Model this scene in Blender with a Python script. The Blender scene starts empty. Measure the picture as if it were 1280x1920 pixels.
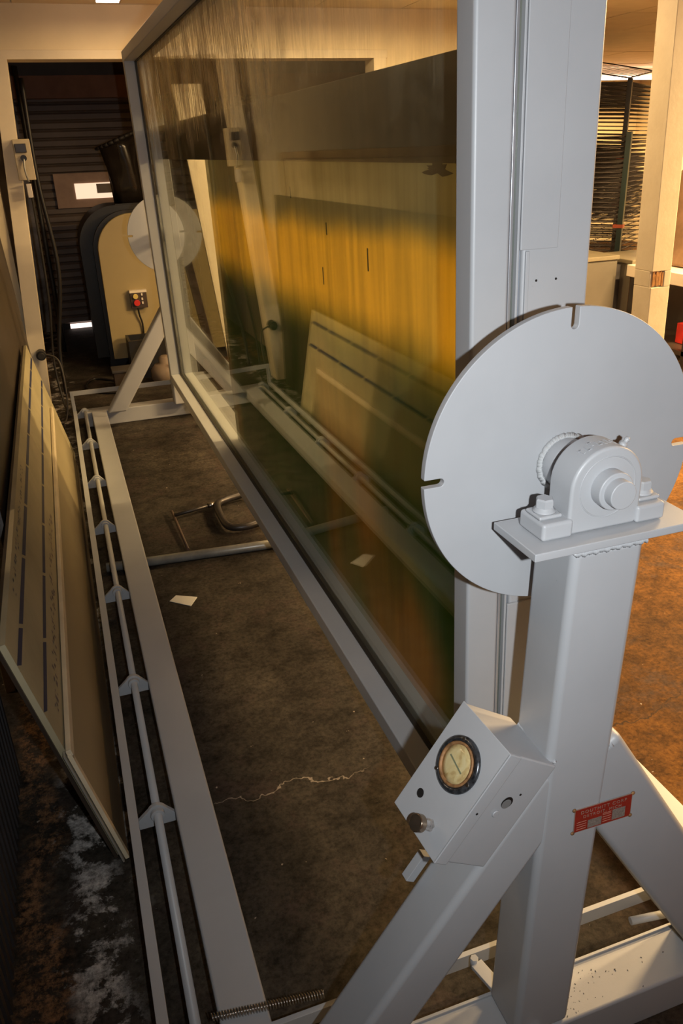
import bpy, bmesh, math, random
from mathutils import Vector, Matrix
random.seed(7)
SC = bpy.context.scene
COL = SC.collection
PI = math.pi

# ------------------------------------------------------------------ camera
YAW, PITCH, ROLL, FPX, CAMH = 0.32037208, 0.42939374, -0.03927835, 1480.69, 1.6
cy, sy, cp, sp = math.cos(YAW), math.sin(YAW), math.cos(PITCH), math.sin(PITCH)
fwd = Vector((sy*cp, cy*cp, -sp)); rgt = Vector((cy, -sy, 0)); upv = rgt.cross(fwd)
cr, sr = math.cos(ROLL), math.sin(ROLL)
r2 = cr*rgt + sr*upv; u2 = -sr*rgt + cr*upv
cam = bpy.data.cameras.new('camera'); camo = bpy.data.objects.new('camera', cam); COL.objects.link(camo)
mw = Matrix((r2, u2, -fwd)).transposed().to_4x4(); mw.translation = (0, 0, CAMH)
camo.matrix_world = mw
cam.sensor_fit = 'VERTICAL'; cam.sensor_height = 36; cam.sensor_width = 24; cam.lens = 36*FPX/1920
cam.clip_start = 0.02; cam.clip_end = 60
SC.camera = camo
SC.view_settings.view_transform = 'Standard'; SC.view_settings.look = 'None'
SC.view_settings.exposure = 0.0; SC.view_settings.gamma = 1.0
SC.view_settings.use_curve_mapping = False

# ------------------------------------------------------------------ world and lights
W = bpy.data.worlds.new('world'); SC.world = W; W.use_nodes = True
W.node_tree.nodes['Background'].inputs[0].default_value = (0.9, 0.62, 0.38, 1)
W.node_tree.nodes['Background'].inputs[1].default_value = 0.012

def lamp(name, typ, loc, energy, col, **kw):
    d = bpy.data.lights.new(name, typ); d.energy = energy; d.color = col
    for k, v in kw.items(): setattr(d, k, v)
    o = bpy.data.objects.new(name, d); COL.objects.link(o); o.location = loc
    return o
# the photographer's flash, beside the lens
fl = lamp('camera_flash', 'SPOT', Vector((0, 0, CAMH)) + r2*0.13 - u2*0.02, 62, (0.955, 1.0, 1.02), shadow_soft_size=0.012, spot_size=math.radians(118), spot_blend=1.0)
fa = math.radians(10); ff = (fwd*math.cos(fa) + u2*math.sin(fa)); fa2 = math.radians(3); ff = (ff*math.cos(fa2) + r2*math.sin(fa2)).normalized()
fl.matrix_world = Matrix.Translation(Vector((0, 0, CAMH)) + r2*0.13 - u2*0.02) @ ff.to_track_quat('-Z', 'Y').to_matrix().to_4x4()
WARM = (1.0, 0.67, 0.31)

# ------------------------------------------------------------------ material helpers
class NT:
    def __init__(s, name):
        s.m = bpy.data.materials.new(name); s.m.use_nodes = True; s.t = s.m.node_tree
        s.b = s.t.nodes['Principled BSDF']; s.out = s.t.nodes['Material Output']
    def n(s, typ, **kw):
        x = s.t.nodes.new(typ)
        for k, v in kw.items():
            if k in x.inputs.keys() if isinstance(k, str) else False: x.inputs[k].default_value = v
            else: setattr(x, k, v)
        return x
    def l(s, a, b): s.t.links.new(a, b)
    def pos(s):
        return s.n('ShaderNodeNewGeometry').outputs['Position']
    def noise(s, scale, vec=None, detail=4, rough=0.6, stretch=None, dist=0.0):
        v = vec if vec is not None else s.pos()
        if stretch:
            mp = s.n('ShaderNodeMapping'); s.l(v, mp.inputs['Vector']); mp.inputs['Scale'].default_value = stretch; v = mp.outputs[0]
        x = s.n('ShaderNodeTexNoise'); s.l(v, x.inputs['Vector'])
        x.inputs['Scale'].default_value = scale; x.inputs['Detail'].default_value = detail; x.inputs['Roughness'].default_value = rough
        x.inputs['Distortion'].default_value = dist
        return x.outputs['Fac']
    def ramp(s, fac, stops, interp='LINEAR'):
        r = s.n('ShaderNodeValToRGB'); s.l(fac, r.inputs[0]); e = r.color_ramp.elements; r.color_ramp.interpolation = interp
        while len(e) < len(stops): e.new(0.5)
        for i, (p, c) in enumerate(stops):
            e[i].position = p; e[i].color = (c if len(c) == 4 else tuple(c) + (1,)) if not isinstance(c, (int, float)) else (c, c, c, 1)
        return r.outputs[0]
    def mix(s, fac, a, b, mode='MIX'):
        x = s.n('ShaderNodeMix', data_type='RGBA', blend_type=mode)
        for inp, v in ((x.inputs[0], fac), (x.inputs[6], a), (x.inputs[7], b)):
            if isinstance(v, (int, float)): inp.default_value = v
            elif isinstance(v, tuple): inp.default_value = v if len(v) == 4 else v + (1,)
            else: s.l(v, inp)
        return x.outputs[2]
    def math(s, op, a, b=None, c=None):
        x = s.n('ShaderNodeMath', operation=op)
        for i, v in enumerate((a, b, c)):
            if v is None: continue
            if isinstance(v, (int, float)): x.inputs[i].default_value = v
            else: s.l(v, x.inputs[i])
        return x.outputs[0]
    def smooth(s, v, a, b):
        x = s.n('ShaderNodeMapRange', interpolation_type='SMOOTHSTEP'); s.l(v, x.inputs[0])
        x.inputs[1].default_value = a; x.inputs[2].default_value = b
        return x.outputs[0]
    def xyz(s):
        x = s.n('ShaderNodeSeparateXYZ'); s.l(s.pos(), x.inputs[0]); return x.outputs
    def bump(s, h, strength=0.2, dist=0.002):
        x = s.n('ShaderNodeBump'); s.l(h, x.inputs['Height']); x.inputs['Strength'].default_value = strength; x.inputs['Distance'].default_value = dist
        s.l(x.outputs[0], s.b.inputs['Normal'])
    def fin(s, col=None, rough=0.5, metal=0.0, spec=0.5):
        if col is not None:
            if isinstance(col, tuple): s.b.inputs['Base Color'].default_value = col if len(col) == 4 else col + (1,)
            else: s.l(col, s.b.inputs['Base Color'])
        s.b.inputs['Roughness'].default_value = rough; s.b.inputs['Metallic'].default_value = metal
        s.b.inputs['Specular IOR Level'].default_value = spec
        return s.m

def simple(name, c, rough=0.5, metal=0.0, var=0.12, scale=8, bump=0.0, bscale=200, spec=0.5):
    n = NT(name)
    f = n.noise(scale)
    col = n.ramp(f, [(0.3, tuple(x*(1-var) for x in c)), (0.7, tuple(min(1, x*(1+var)) for x in c))])
    if bump: n.bump(n.noise(bscale, detail=2), bump, 0.001)
    return n.fin(col, rough, metal, spec)

def m_paint():
    n = NT('grey_enamel')
    base = n.ramp(n.noise(5), [(0.3, (0.385, 0.395, 0.415)), (0.7, (0.42, 0.43, 0.45))])
    spk = n.ramp(n.noise(75, detail=2, rough=0.5), [(0.16, 1.0), (0.19, 0.0)])
    col = n.mix(spk, base, (0.05, 0.035, 0.03))
    n.bump(n.noise(260, detail=3), 0.10, 0.0008)
    return n.fin(col, 0.42, 0.0, 0.5)
M_PAINT = m_paint()

def m_floor():
    n = NT('stained_concrete')
    x, y, z = n.xyz()
    big = n.noise(1.3, detail=6, rough=0.65)
    fine = n.noise(11, detail=12, rough=0.82)
    c1 = n.ramp(big, [(0.3, (0.022, 0.019, 0.0155)), (0.5, (0.038, 0.032, 0.0255)), (0.7, (0.072, 0.061, 0.047))])
    c2 = n.ramp(fine, [(0.34, (0.25, 0.23, 0.21)), (0.52, (1, 1, 1)), (0.72, (1.7, 1.65, 1.5))])
    col = n.mix(1.0, c1, c2, 'MULTIPLY')
    col = n.mix(n.smooth(n.math('ADD', x, n.math('MULTIPLY', big, 0.8)), 1.1, 1.9), col, n.mix(1.0, col, (2.5, 1.3, 0.38), 'MULTIPLY'))  # browner floor right of the machine, its warm light painted into the colour
    # rust / dark oil blotches
    oil = n.ramp(n.noise(3.4, detail=10, rough=0.75, dist=0.2), [(0.52, 0.0), (0.64, 0.8)])
    col = n.mix(oil, col, (0.05, 0.035, 0.03))
    # white lime marks along the left aisle
    edge = n.math('ADD', x, n.math('MULTIPLY', n.math('SUBTRACT', n.noise(3, detail=3), 0.5), 0.22))
    band = n.math('MULTIPLY', n.smooth(edge, -0.27, -0.20), n.math('SUBTRACT', 1.0, n.smooth(edge, -0.15, -0.05)))
    wf = n.ramp(n.noise(8, detail=12, rough=0.72, dist=0.15), [(0.51, 0.0), (0.56, 1.0)])
    wf = n.math('MULTIPLY', n.math('MULTIPLY', wf, band), n.ramp(n.noise(33, detail=8, rough=0.8), [(0.36, 0.15), (0.58, 1.0)]))
    col = n.mix(n.math('MULTIPLY', wf, 0.75), col, (0.62, 0.59, 0.56))
    edge2 = n.math('ADD', x, n.math('MULTIPLY', n.math('SUBTRACT', n.noise(2.6, detail=3), 0.5), 0.25))
    rb = n.math('MULTIPLY', n.smooth(edge2, -0.38, -0.31), n.math('SUBTRACT', 1.0, n.smooth(edge2, -0.29, -0.22)))
    rf = n.math('MULTIPLY', n.ramp(n.noise(24, detail=9, rough=0.85), [(0.47, 0.0), (0.58, 1.0)]), rb)
    col = n.mix(n.math('MULTIPLY', rf, 0.7), col, (0.33, 0.17, 0.08))
    # hairline cracks
    def crack(ya, amp, sc, lo, hi, w):
        yy = n.math('SUBTRACT', n.math('SUBTRACT', y, ya), n.math('MULTIPLY', n.math('SUBTRACT', n.noise(sc, detail=5), 0.5), amp))
        d = n.math('ABSOLUTE', yy)
        a = n.math('SUBTRACT', 1.0, n.smooth(d, w*0.4, w))
        return n.math('MULTIPLY', a, n.math('MULTIPLY', n.smooth(x, lo, lo+0.05), n.math('SUBTRACT', 1.0, n.smooth(x, hi-0.1, hi))))
    col = n.mix(n.math('MULTIPLY', crack(1.66, 0.30, 3.0, 0.13, 0.62, 0.0024), 0.4), col, (0.5, 0.42, 0.34))
    col = n.mix(n.math('MULTIPLY', crack(1.55, 0.5, 2.2, 1.0, 3.0, 0.004), 0.85), col, (0.04, 0.025, 0.015))
    grit = n.ramp(n.noise(70, detail=4, rough=0.7), [(0.33, (0.55,)*3), (0.5, (1.0,)*3), (0.7, (1.35,)*3)])
    col = n.mix(1.0, col, grit, 'MULTIPLY')
    spk = n.ramp(n.noise(38, detail=2), [(0.74, 0.0), (0.77, 0.8)])
    col = n.mix(spk, col, (0.36, 0.30, 0.24))
    n.bump(fine, 0.35, 0.003)
    r = n.ramp(big, [(0.3, (0.72,)*3), (0.7, (0.9,)*3)]); n.l(r, n.b.inputs['Roughness'])
    m = n.fin(col, 0.8, spec=0.12); n.l(r, n.b.inputs['Roughness']); return m
M_FLOOR = m_floor()

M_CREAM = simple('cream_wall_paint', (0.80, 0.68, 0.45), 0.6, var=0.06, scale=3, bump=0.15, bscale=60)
M_TRIMC = simple('cream_trim_paint', (0.78, 0.68, 0.50), 0.5, var=0.05, scale=6)
M_CEIL = simple('ceiling_board', (0.74, 0.64, 0.47), 0.8, var=0.07, scale=5, bump=0.3, bscale=140)
M_DARKBROWN = simple('dark_hardboard', (0.038, 0.026, 0.018), 0.45, var=0.25, scale=4, bump=0.1)
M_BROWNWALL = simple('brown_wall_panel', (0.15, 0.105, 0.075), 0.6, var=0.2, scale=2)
M_SLAT = simple('door_slat_paint', (0.19, 0.145, 0.12), 0.5, var=0.15, scale=3)
M_BLACK = simple('black_paint', (0.012, 0.011, 0.011), 0.45, var=0.3)
M_BLACKGL = simple('black_plastic_film', (0.014, 0.011, 0.009), 0.22, var=0.4, scale=10)
M_RUBBER = simple('black_rubber', (0.02, 0.018, 0.017), 0.6)
M_MACH = simple('machine_cream_enamel', (0.34, 0.27, 0.13), 0.4, var=0.07, scale=2)
M_MACHDK = simple('machine_charcoal', (0.045, 0.04, 0.04), 0.5, var=0.2)
M_STEEL = simple('worn_steel', (0.42, 0.40, 0.38), 0.28, 1.0, var=0.2, scale=30)
M_GALV = simple('galvanised_steel', (0.32, 0.32, 0.30), 0.35, 0.35, var=0.25, scale=14)
M_DKSTEEL = simple('dark_oily_steel', (0.05, 0.045, 0.045), 0.4, 0.6, var=0.3)
M_WHITE = simple('white_laminate', (0.75, 0.68, 0.56), 0.4, var=0.04)
M_RED = simple('red_plastic', (0.6, 0.03, 0.02), 0.4)
M_YEL = simple('pale_yellow_plastic', (0.65, 0.5, 0.15), 0.4)
M_PAPER = simple('white_paper', (0.62, 0.6, 0.54), 0.8, var=0.05)
M_BEIGE = simple('beige_cabinet_enamel', (0.12, 0.105, 0.08), 0.45, var=0.1, scale=5)
M_SILVER = simple('silver_edge_strip', (0.45, 0.42, 0.36), 0.4, 0.5)
M_GREENMET = simple('dark_green_enamel', (0.006, 0.016, 0.015), 0.4, var=0.2)
M_WIRE = simple('dull_rack_wire', (0.04, 0.032, 0.027), 0.45, 0.6, var=0.3, scale=20)
M_ORANGE = simple('orange_enamel', (0.25, 0.045, 0.015), 0.5)
M_WOODRAW = simple('bare_split_wood', (0.55, 0.27, 0.09), 0.7, var=0.3, scale=40)
M_TAN = simple('tan_board', (0.42, 0.33, 0.2), 0.6, var=0.1)
M_GREYBOX = simple('galvanised_box', (0.32, 0.28, 0.2), 0.5, 0.2, var=0.1)
M_GASKET = simple('dark_gasket', (0.02, 0.018, 0.015), 0.6)

def m_postpaint():
    n = NT('chipped_cream_post_paint')
    x, y, z = n.xyz()
    col = n.ramp(n.noise(9), [(0.3, (0.72, 0.62, 0.43)), (0.7, (0.80, 0.70, 0.50))])
    chips = n.ramp(n.noise(42, detail=3, rough=0.7, stretch=(1, 1, 0.5)), [(0.24, 1.0), (0.27, 0.0)])
    col = n.mix(chips, col, (0.22, 0.12, 0.06))
    scr = n.ramp(n.noise(30, detail=3, stretch=(1, 1, 0.08)), [(0.26, 1.0), (0.30, 0.0)])
    col = n.mix(n.math('MULTIPLY', scr, 0.6), col, (0.4, 0.3, 0.2))
    n.bump(n.noise(30, detail=5), 0.3, 0.003)
    return n.fin(col, 0.5)
M_POST = m_postpaint()

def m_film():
    # film at the back of the glass: olive low, yellow middle, grey top
    n = NT('zoned_yellow_film')
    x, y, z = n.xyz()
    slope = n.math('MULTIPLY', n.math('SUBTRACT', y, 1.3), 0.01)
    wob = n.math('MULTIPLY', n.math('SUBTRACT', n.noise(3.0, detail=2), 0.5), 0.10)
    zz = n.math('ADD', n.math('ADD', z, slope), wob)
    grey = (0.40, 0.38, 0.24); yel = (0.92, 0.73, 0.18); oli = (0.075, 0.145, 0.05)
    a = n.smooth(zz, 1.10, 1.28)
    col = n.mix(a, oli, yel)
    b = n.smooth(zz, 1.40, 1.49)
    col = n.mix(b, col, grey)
    # orange-brown patches low down
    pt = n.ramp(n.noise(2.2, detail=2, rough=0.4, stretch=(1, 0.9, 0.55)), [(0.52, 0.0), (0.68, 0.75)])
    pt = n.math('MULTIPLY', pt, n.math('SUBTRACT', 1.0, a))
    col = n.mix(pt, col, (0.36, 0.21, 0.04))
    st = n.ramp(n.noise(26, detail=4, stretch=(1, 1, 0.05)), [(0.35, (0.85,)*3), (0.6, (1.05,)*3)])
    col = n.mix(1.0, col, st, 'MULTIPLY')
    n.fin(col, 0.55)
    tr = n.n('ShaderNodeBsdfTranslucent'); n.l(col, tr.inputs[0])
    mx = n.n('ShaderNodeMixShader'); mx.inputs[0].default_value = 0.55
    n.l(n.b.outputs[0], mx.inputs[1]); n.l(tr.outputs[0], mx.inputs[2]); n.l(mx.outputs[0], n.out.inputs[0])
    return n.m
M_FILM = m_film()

def m_band():
    n = NT('stained_dark_blanket_strip')
    st = n.noise(22, detail=6, rough=0.7, stretch=(1, 1, 0.12))
    col = n.ramp(st, [(0.35, (0.022, 0.016, 0.010)), (0.6, (0.055, 0.040, 0.024)), (0.8, (0.13, 0.10, 0.055))])
    return n.fin(col, 0.6)
M_BAND = m_band()

def m_glass():
    n = NT('streaked_glass')
    t = n.t; t.nodes.remove(n.b)
    x, y, z = n.xyz()
    ge = n.n('ShaderNodeNewGeometry'); dt = n.n('ShaderNodeVectorMath', operation='DOT_PRODUCT')
    n.l(ge.outputs['Normal'], dt.inputs[0]); n.l(ge.outputs['Incoming'], dt.inputs[1])
    ca = n.math('SUBTRACT', 1.0, n.math('ABSOLUTE', dt.outputs['Value']))
    fr_v = n.math('ADD', 0.04, n.math('MULTIPLY', 0.96, n.math('POWER', ca, 5.0)))
    gl = n.n('ShaderNodeBsdfGlossy'); gl.inputs['Roughness'].default_value = 0.0; gl.inputs['Color'].default_value = (0.95, 0.97, 0.93, 1)
    tp = n.n('ShaderNodeBsdfTransparent'); tp.inputs['Color'].default_value = (0.965, 0.985, 0.95, 1)
    m1 = n.n('ShaderNodeMixShader'); n.l(fr_v, m1.inputs[0]); n.l(tp.outputs[0], m1.inputs[1]); n.l(gl.outputs[0], m1.inputs[2])
    df = n.n('ShaderNodeBsdfDiffuse')
    s1 = n.noise(34, detail=6, rough=0.75, stretch=(1, 1, 0.13), dist=0.4)
    s2 = n.noise(6, detail=4, rough=0.6, dist=1.2)
    mask = n.smooth(n.math('ADD', z, n.math('MULTIPLY', n.math('SUBTRACT', s2, 0.5), 0.5)), 1.58, 1.82)
    f1 = n.ramp(s1, [(0.46, 0.0), (0.53, 0.8)])
    dust = n.math('MULTIPLY', n.math('MULTIPLY', f1, mask), 0.85)
    dust = n.math('MULTIPLY', dust, n.math('ADD', 0.10, n.math('MULTIPLY', 0.9, n.smooth(n.math('ADD', y, n.math('MULTIPLY', n.math('SUBTRACT', s2, 0.5), 1.6)), 1.7, 3.1))))
    dust0 = n.math('MULTIPLY', dust, n.math('SUBTRACT', 1.0, n.math('MULTIPLY', n.smooth(n.math('ADD', z, n.math('MULTIPLY', n.math('SUBTRACT', s2, 0.5), 0.3)), 1.76, 1.96), 0.9)))
    dust = n.math('ADD', dust, n.math('MULTIPLY', mask, 0.035))
    dust = n.math('ADD', dust, 0.012)
    col = n.ramp(n.noise(11, detail=4, stretch=(1, 1, 0.3)), [(0.33, (0.30, 0.22, 0.12)), (0.5, (0.64, 0.53, 0.34)), (0.75, (0.75, 0.66, 0.48))])
    n.l(col, df.inputs[0])
    m2 = n.n('ShaderNodeMixShader'); n.l(dust, m2.inputs[0]); n.l(m1.outputs[0], m2.inputs[1]); n.l(df.outputs[0], m2.inputs[2])
    n.l(m2.outputs[0], n.out.inputs[0])
    return n.m
M_GLASS = m_glass()

def m_panel():
    n = NT('yellowed_foam_panel')
    col = n.ramp(n.noise(3.5, detail=5, rough=0.6), [(0.3, (0.31, 0.265, 0.165)), (0.7, (0.44, 0.38, 0.24))])
    return n.fin(col, 0.55)
M_PANEL = m_panel()
def m_panel2():
    n = NT('smoky_film_panel')
    x, y, z = n.xyz()
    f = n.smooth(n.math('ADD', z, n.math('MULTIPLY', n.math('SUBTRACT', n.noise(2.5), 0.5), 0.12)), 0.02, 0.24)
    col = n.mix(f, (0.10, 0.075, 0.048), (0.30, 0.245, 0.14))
    return n.fin(col, 0.5)
M_PANEL2 = m_panel2()
M_BLUE = simple('blue_print', (0.02, 0.028, 0.085), 0.5)
M_CREAMEDGE = simple('cream_edge_moulding', (0.62, 0.52, 0.36), 0.45)

def m_emit(name, c, s):
    n = NT(name); n.fin((0.9, 0.9, 0.9), 0.5)
    n.b.inputs['Emission Color'].default_value = c + (1,); n.b.inputs['Emission Strength'].default_value = s
    return n.m
M_TUBE = m_emit('lit_fluorescent_tube', (1.0, 0.74, 0.60), 11)
M_DAY = m_emit('daylit_window_pane', (1.0, 0.72, 0.50), 0.95)
M_GAP = m_emit('daylight_under_door', (1.0, 0.80, 0.72), 2.2)

def m_plate():
    return simple('red_name_plate', (0.33, 0.028, 0.018), 0.35, 0.2, var=0.15, scale=60)
M_PLATE = m_plate()
M_PLTXT = simple('plate_bare_metal', (0.40, 0.27, 0.22), 0.4, 0.3)
def m_gauge():
    n = NT('yellowed_gauge_glass')
    col = n.ramp(n.noise(38, detail=4, dist=0.8), [(0.3, (0.36, 0.22, 0.08)), (0.5, (0.58, 0.46, 0.22)), (0.75, (0.66, 0.58, 0.34))])
    return n.fin(col, 0.15)
M_GAUGE = m_gauge()
M_RUST = simple('rusty_ring', (0.30, 0.15, 0.06), 0.6, 0.2, var=0.5, scale=90)
M_GRIME = simple('grimy_chrome', (0.085, 0.09, 0.10), 0.25, 0.7, var=0.7, scale=110)

# ------------------------------------------------------------------ mesh helpers (world coordinates)
OFF = {}
def newobj(name, me, parent=None):
    o = bpy.data.objects.new(name, me); COL.objects.link(o)
    if parent is not None: o.parent = parent
    return o
def thing(name, label, cat, loc=(0, 0, 0), group=None):
    o = newobj(name, None); o.location = loc; o['label'] = label; o['category'] = cat
    o.empty_display_size = 0.1
    if group: o['group'] = group
    OFF[o] = Vector(loc); return o
def tag(o, label, cat=None, group=None):
    o['label'] = label
    if cat: o['category'] = cat
    if group: o['group'] = group
    return o

class MB:
    def __init__(s): s.v = []; s.f = []; s.sm = []
    def add(s, vs, fs, smooth=False):
        k = len(s.v); s.v += [Vector(v) for v in vs]; s.f += [tuple(i+k for i in f) for f in fs]; s.sm += [smooth]*len(fs); return s
    def box(s, a, b):
        (x0, y0, z0), (x1, y1, z1) = a, b
        return s.add([(x0,y0,z0),(x1,y0,z0),(x1,y1,z0),(x0,y1,z0),(x0,y0,z1),(x1,y0,z1),(x1,y1,z1),(x0,y1,z1)],
                     [(0,3,2,1),(4,5,6,7),(0,1,5,4),(1,2,6,5),(2,3,7,6),(3,0,4,7)])
    def obox(s, o, ex, ey, ez, a, b):
        o = Vector(o); ex, ey, ez = Vector(ex), Vector(ey), Vector(ez)
        (x0, y0, z0), (x1, y1, z1) = a, b
        P = lambda x, y, z: o + ex*x + ey*y + ez*z
        return s.add([P(x0,y0,z0),P(x1,y0,z0),P(x1,y1,z0),P(x0,y1,z0),P(x0,y0,z1),P(x1,y0,z1),P(x1,y1,z1),P(x0,y1,z1)],
                     [(0,3,2,1),(4,5,6,7),(0,1,5,4),(1,2,6,5),(2,3,7,6),(3,0,4,7)])
    def prism(s, poly, axis, a, b, smooth=False):
        # poly: 2-d points in the plane across axis
        n = len(poly)
        def P(p, t):
            return {'Y': (p[0], t, p[1]), 'X': (t, p[0], p[1]), 'Z': (p[0], p[1], t)}[axis]
        vs = [P(p, a) for p in poly] + [P(p, b) for p in poly]
        k = len(s.v); s.v += [Vector(v) for v in vs]
        s.f.append(tuple(k+i for i in range(n))); s.sm.append(False)
        s.f.append(tuple(k+n+i for i in reversed(range(n)))); s.sm.append(False)
        for i in range(n):
            j = (i+1) % n; s.f.append((k+i, k+n+i, k+n+j, k+j)); s.sm.append(smooth)
        return s
    def ring(s, frame, prof, seg=32, smooth=True, closed=False):
        # lathe: frame=(origin, axis, u, w); prof=[(r, h)]
        o, ax, u, w = [Vector(q) for q in frame]; k = len(s.v); m = len(prof)
        for i in range(seg):
            t = 2*PI*i/seg; d = u*math.cos(t) + w*math.sin(t)
            for r, h in prof: s.v.append(o + d*r + ax*h)
        for i in range(seg):
            j = (i+1) % seg
            for q in range(m if closed else m-1):
                q2 = (q+1) % m
                s.f.append((k+i*m+q, k+j*m+q, k+j*m+q2, k+i*m+q2)); s.sm.append(smooth)
        if not closed:
            if prof[0][0] > 1e-6: s.f.append(tuple(k+i*m for i in reversed(range(seg)))); s.sm.append(False)
            if prof[-1][0] > 1e-6: s.f.append(tuple(k+i*m+m-1 for i in range(seg))); s.sm.append(False)
        return s
    def cyl(s, a, b, r, seg=24, r2=None, smooth=True):
        a, b = Vector(a), Vector(b); ax = (b-a); L = ax.length; ax.normalize()
        u = ax.orthogonal().normalized(); w = ax.cross(u)
        return s.ring((a, ax, u, w), [(r, 0), (r if r2 is None else r2, L)], seg, smooth)
    def tube(s, pts, r, seg=8, closed=False):
        pts = [Vector(p) for p in pts]; n = len(pts); k = len(s.v); up = None
        for i, p in enumerate(pts):
            if closed: d = (pts[(i+1) % n]-pts[i-1])
            else: d = (pts[min(i+1, n-1)]-pts[max(i-1, 0)])
            d.normalize()
            if up is None: up = d.orthogonal().normalized()
            up = (up - d*up.dot(d)).normalized(); w = d.cross(up)
            for j in range(seg):
                t = 2*PI*j/seg; s.v.append(p + (up*math.cos(t)+w*math.sin(t))*r)
        for i in range(n if closed else n-1):
            i2 = (i+1) % n
            for j in range(seg):
                j2 = (j+1) % seg
                s.f.append((k+i*seg+j, k+i*seg+j2, k+i2*seg+j2, k+i2*seg+j)); s.sm.append(True)
        if not closed:
            s.f.append(tuple(k+j for j in reversed(range(seg)))); s.sm.append(False)
            s.f.append(tuple(k+(n-1)*seg+j for j in range(seg))); s.sm.append(False)
        return s
    def map(s, fn): s.v = [Vector(fn(v)) for v in s.v]; return s
    def mesh(s, name, mat, off=Vector((0, 0, 0))):
        me = bpy.data.meshes.new(name); me.from_pydata([tuple(v-off) for v in s.v], [], s.f)
        me.polygons.foreach_set('use_smooth', s.sm); me.materials.append(mat)
        bm = bmesh.new(); bm.from_mesh(me); bmesh.ops.recalc_face_normals(bm, faces=bm.faces); bm.to_mesh(me); bm.free()
        me.update(); return me
    def put(s, name, mat, parent=None, bevel=0, seg=2, label=None, kind=None):
        off = OFF.get(parent, Vector((0, 0, 0)))
        o = newobj(name, s.mesh(name, mat, off), parent); OFF[o] = off
        if bevel:
            b = o.modifiers.new('bevel', 'BEVEL'); b.width = bevel; b.segments = seg; b.limit_method = 'ANGLE'; b.angle_limit = math.radians(40)
            b.harden_normals = False
            for p in o.data.polygons: p.use_smooth = True
            w = o.modifiers.new('wn', 'WEIGHTED_NORMAL'); w.keep_sharp = False
        if label: o['label'] = label
        if kind: o['kind'] = kind
        return o
def catmull(pts, n=6):
    P = [Vector(p) for p in pts]; P = [P[0]*2-P[1]] + P + [P[-1]*2-P[-2]]; out = []
    for i in range(1, len(P)-2):
        for k in range(n):
            t = k/n; a, b, c, d = P[i-1:i+3]
            out.append(0.5*((2*b)+(c-a)*t+(2*a-5*b+4*c-d)*t*t+(3*b-a-3*c+d)*t**3))
    out.append(P[-2]); return out
def struct(name, mb, mat, parent=None, bevel=0):
    o = mb.put(name, mat, parent, bevel); o['kind'] = 'structure'; return o
def text(body, name, mat, parent, origin, ex, ey, size, depth=0.0004, align='LEFT', spacing=1.0, xs=1.0):
    c = bpy.data.curves.new(name, 'FONT'); c.body = body; c.size = size; c.extrude = depth; c.align_x = align; c.space_character = spacing
    t = bpy.data.objects.new(name, c); COL.objects.link(t)
    dg = bpy.context.evaluated_depsgraph_get(); me = bpy.data.meshes.new_from_object(t.evaluated_get(dg))
    bpy.data.objects.remove(t); me.name = name
    ex, ey = Vector(ex).normalized(), Vector(ey).normalized(); ez = ex.cross(ey)
    m = Matrix((ex*xs, ey, ez)).transposed().to_4x4(); m.translation = Vector(origin) - OFF.get(parent, Vector())
    me.transform(m); me.materials.clear(); me.materials.append(mat)
    o = newobj(name, me, parent); OFF[o] = OFF.get(parent, Vector()); return o

# ================================================================== the room
CEIL = 2.44
struct('floor', MB().box((-2.6, -3.6, -0.1), (9.5, 12.2, 0.0)), M_FLOOR)
ceil = struct('ceiling', MB().box((-2.6, -3.6, CEIL+0.03), (9.5, 12.2, CEIL+0.13)), simple('ceiling_void', (0.12, 0.09, 0.06), 0.9))
me = MB().box((0.004, 0.004, 0), (0.606, 1.212, 0.022)).mesh('tile', M_CEIL)
def in_view_tile(x, y):
    return (y > 3.6 and 2.2 < x < 9.0 and x/y > 0.55 and x/y < 1.05) or (-0.7 < x < 1.6 and 3.9 < y < 5.7)
for i in range(-4, 16):
    for j in range(-3, 10):
        x, y = i*0.61, j*1.216 - 0.4
        if in_view_tile(x+0.3, y+0.6):
            o = newobj('tile', me, ceil); o.location = (x, y, CEIL+0.006*random.random())
rest = MB()
for i in range(-4, 16):
    for j in range(-3, 10):
        x, y = i*0.61, j*1.216 - 0.4
        if not in_view_tile(x+0.3, y+0.6) and y+1.2 < 12.2: rest.box((x+0.004, y+0.004, CEIL+0.002), (x+0.606, y+1.212, CEIL+0.026))
rest.put('tile_field', M_CEIL, ceil, kind='stuff')

# wall across, with the wide opening to the back room
YW = 5.7
def lean(v):   # the opening's left jamb leans a little
    v = Vector(v)
    if v.x < 0.3: v.x += 0.058*(v.z-2.15)*max(0.0, min(1.0, (0.3-v.x)/0.3))
    return v
struct('wall_back', MB().box((-2.5, YW, 2.2), (3.5, YW+0.14, CEIL+0.03)).box((2.3, YW, 0), (3.5, YW+0.14, 2.2)).box((-2.5, YW+0.01, 0), (-0.26, YW+0.13, 2.2)), M_CREAM)
struct('trim_1', MB().box((-0.2, YW-0.018, 2.155), (2.34, YW+0.15, 2.205)), M_TRIMC, bevel=0.003)
jt = MB()
jt.add([(-0.165, YW-0.02, 2.16), (-0.078, YW-0.02, 2.16), (-0.078, YW+0.15, 2.16), (-0.165, YW+0.15, 2.16),
        (-0.315, YW-0.02, 0), (-0.205, YW-0.02, 0), (-0.205, YW+0.15, 0), (-0.315, YW+0.15, 0)],
       [(0,3,2,1),(4,5,6,7),(0,1,5,4),(1,2,6,5),(2,3,7,6),(3,0,4,7)])
struct('trim_2', jt, M_TRIMC, bevel=0.003)
struct('trim_3', MB().box((2.24, YW-0.02, 0), (2.33, YW+0.15, 2.16)), M_TRIMC, bevel=0.003)
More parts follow.
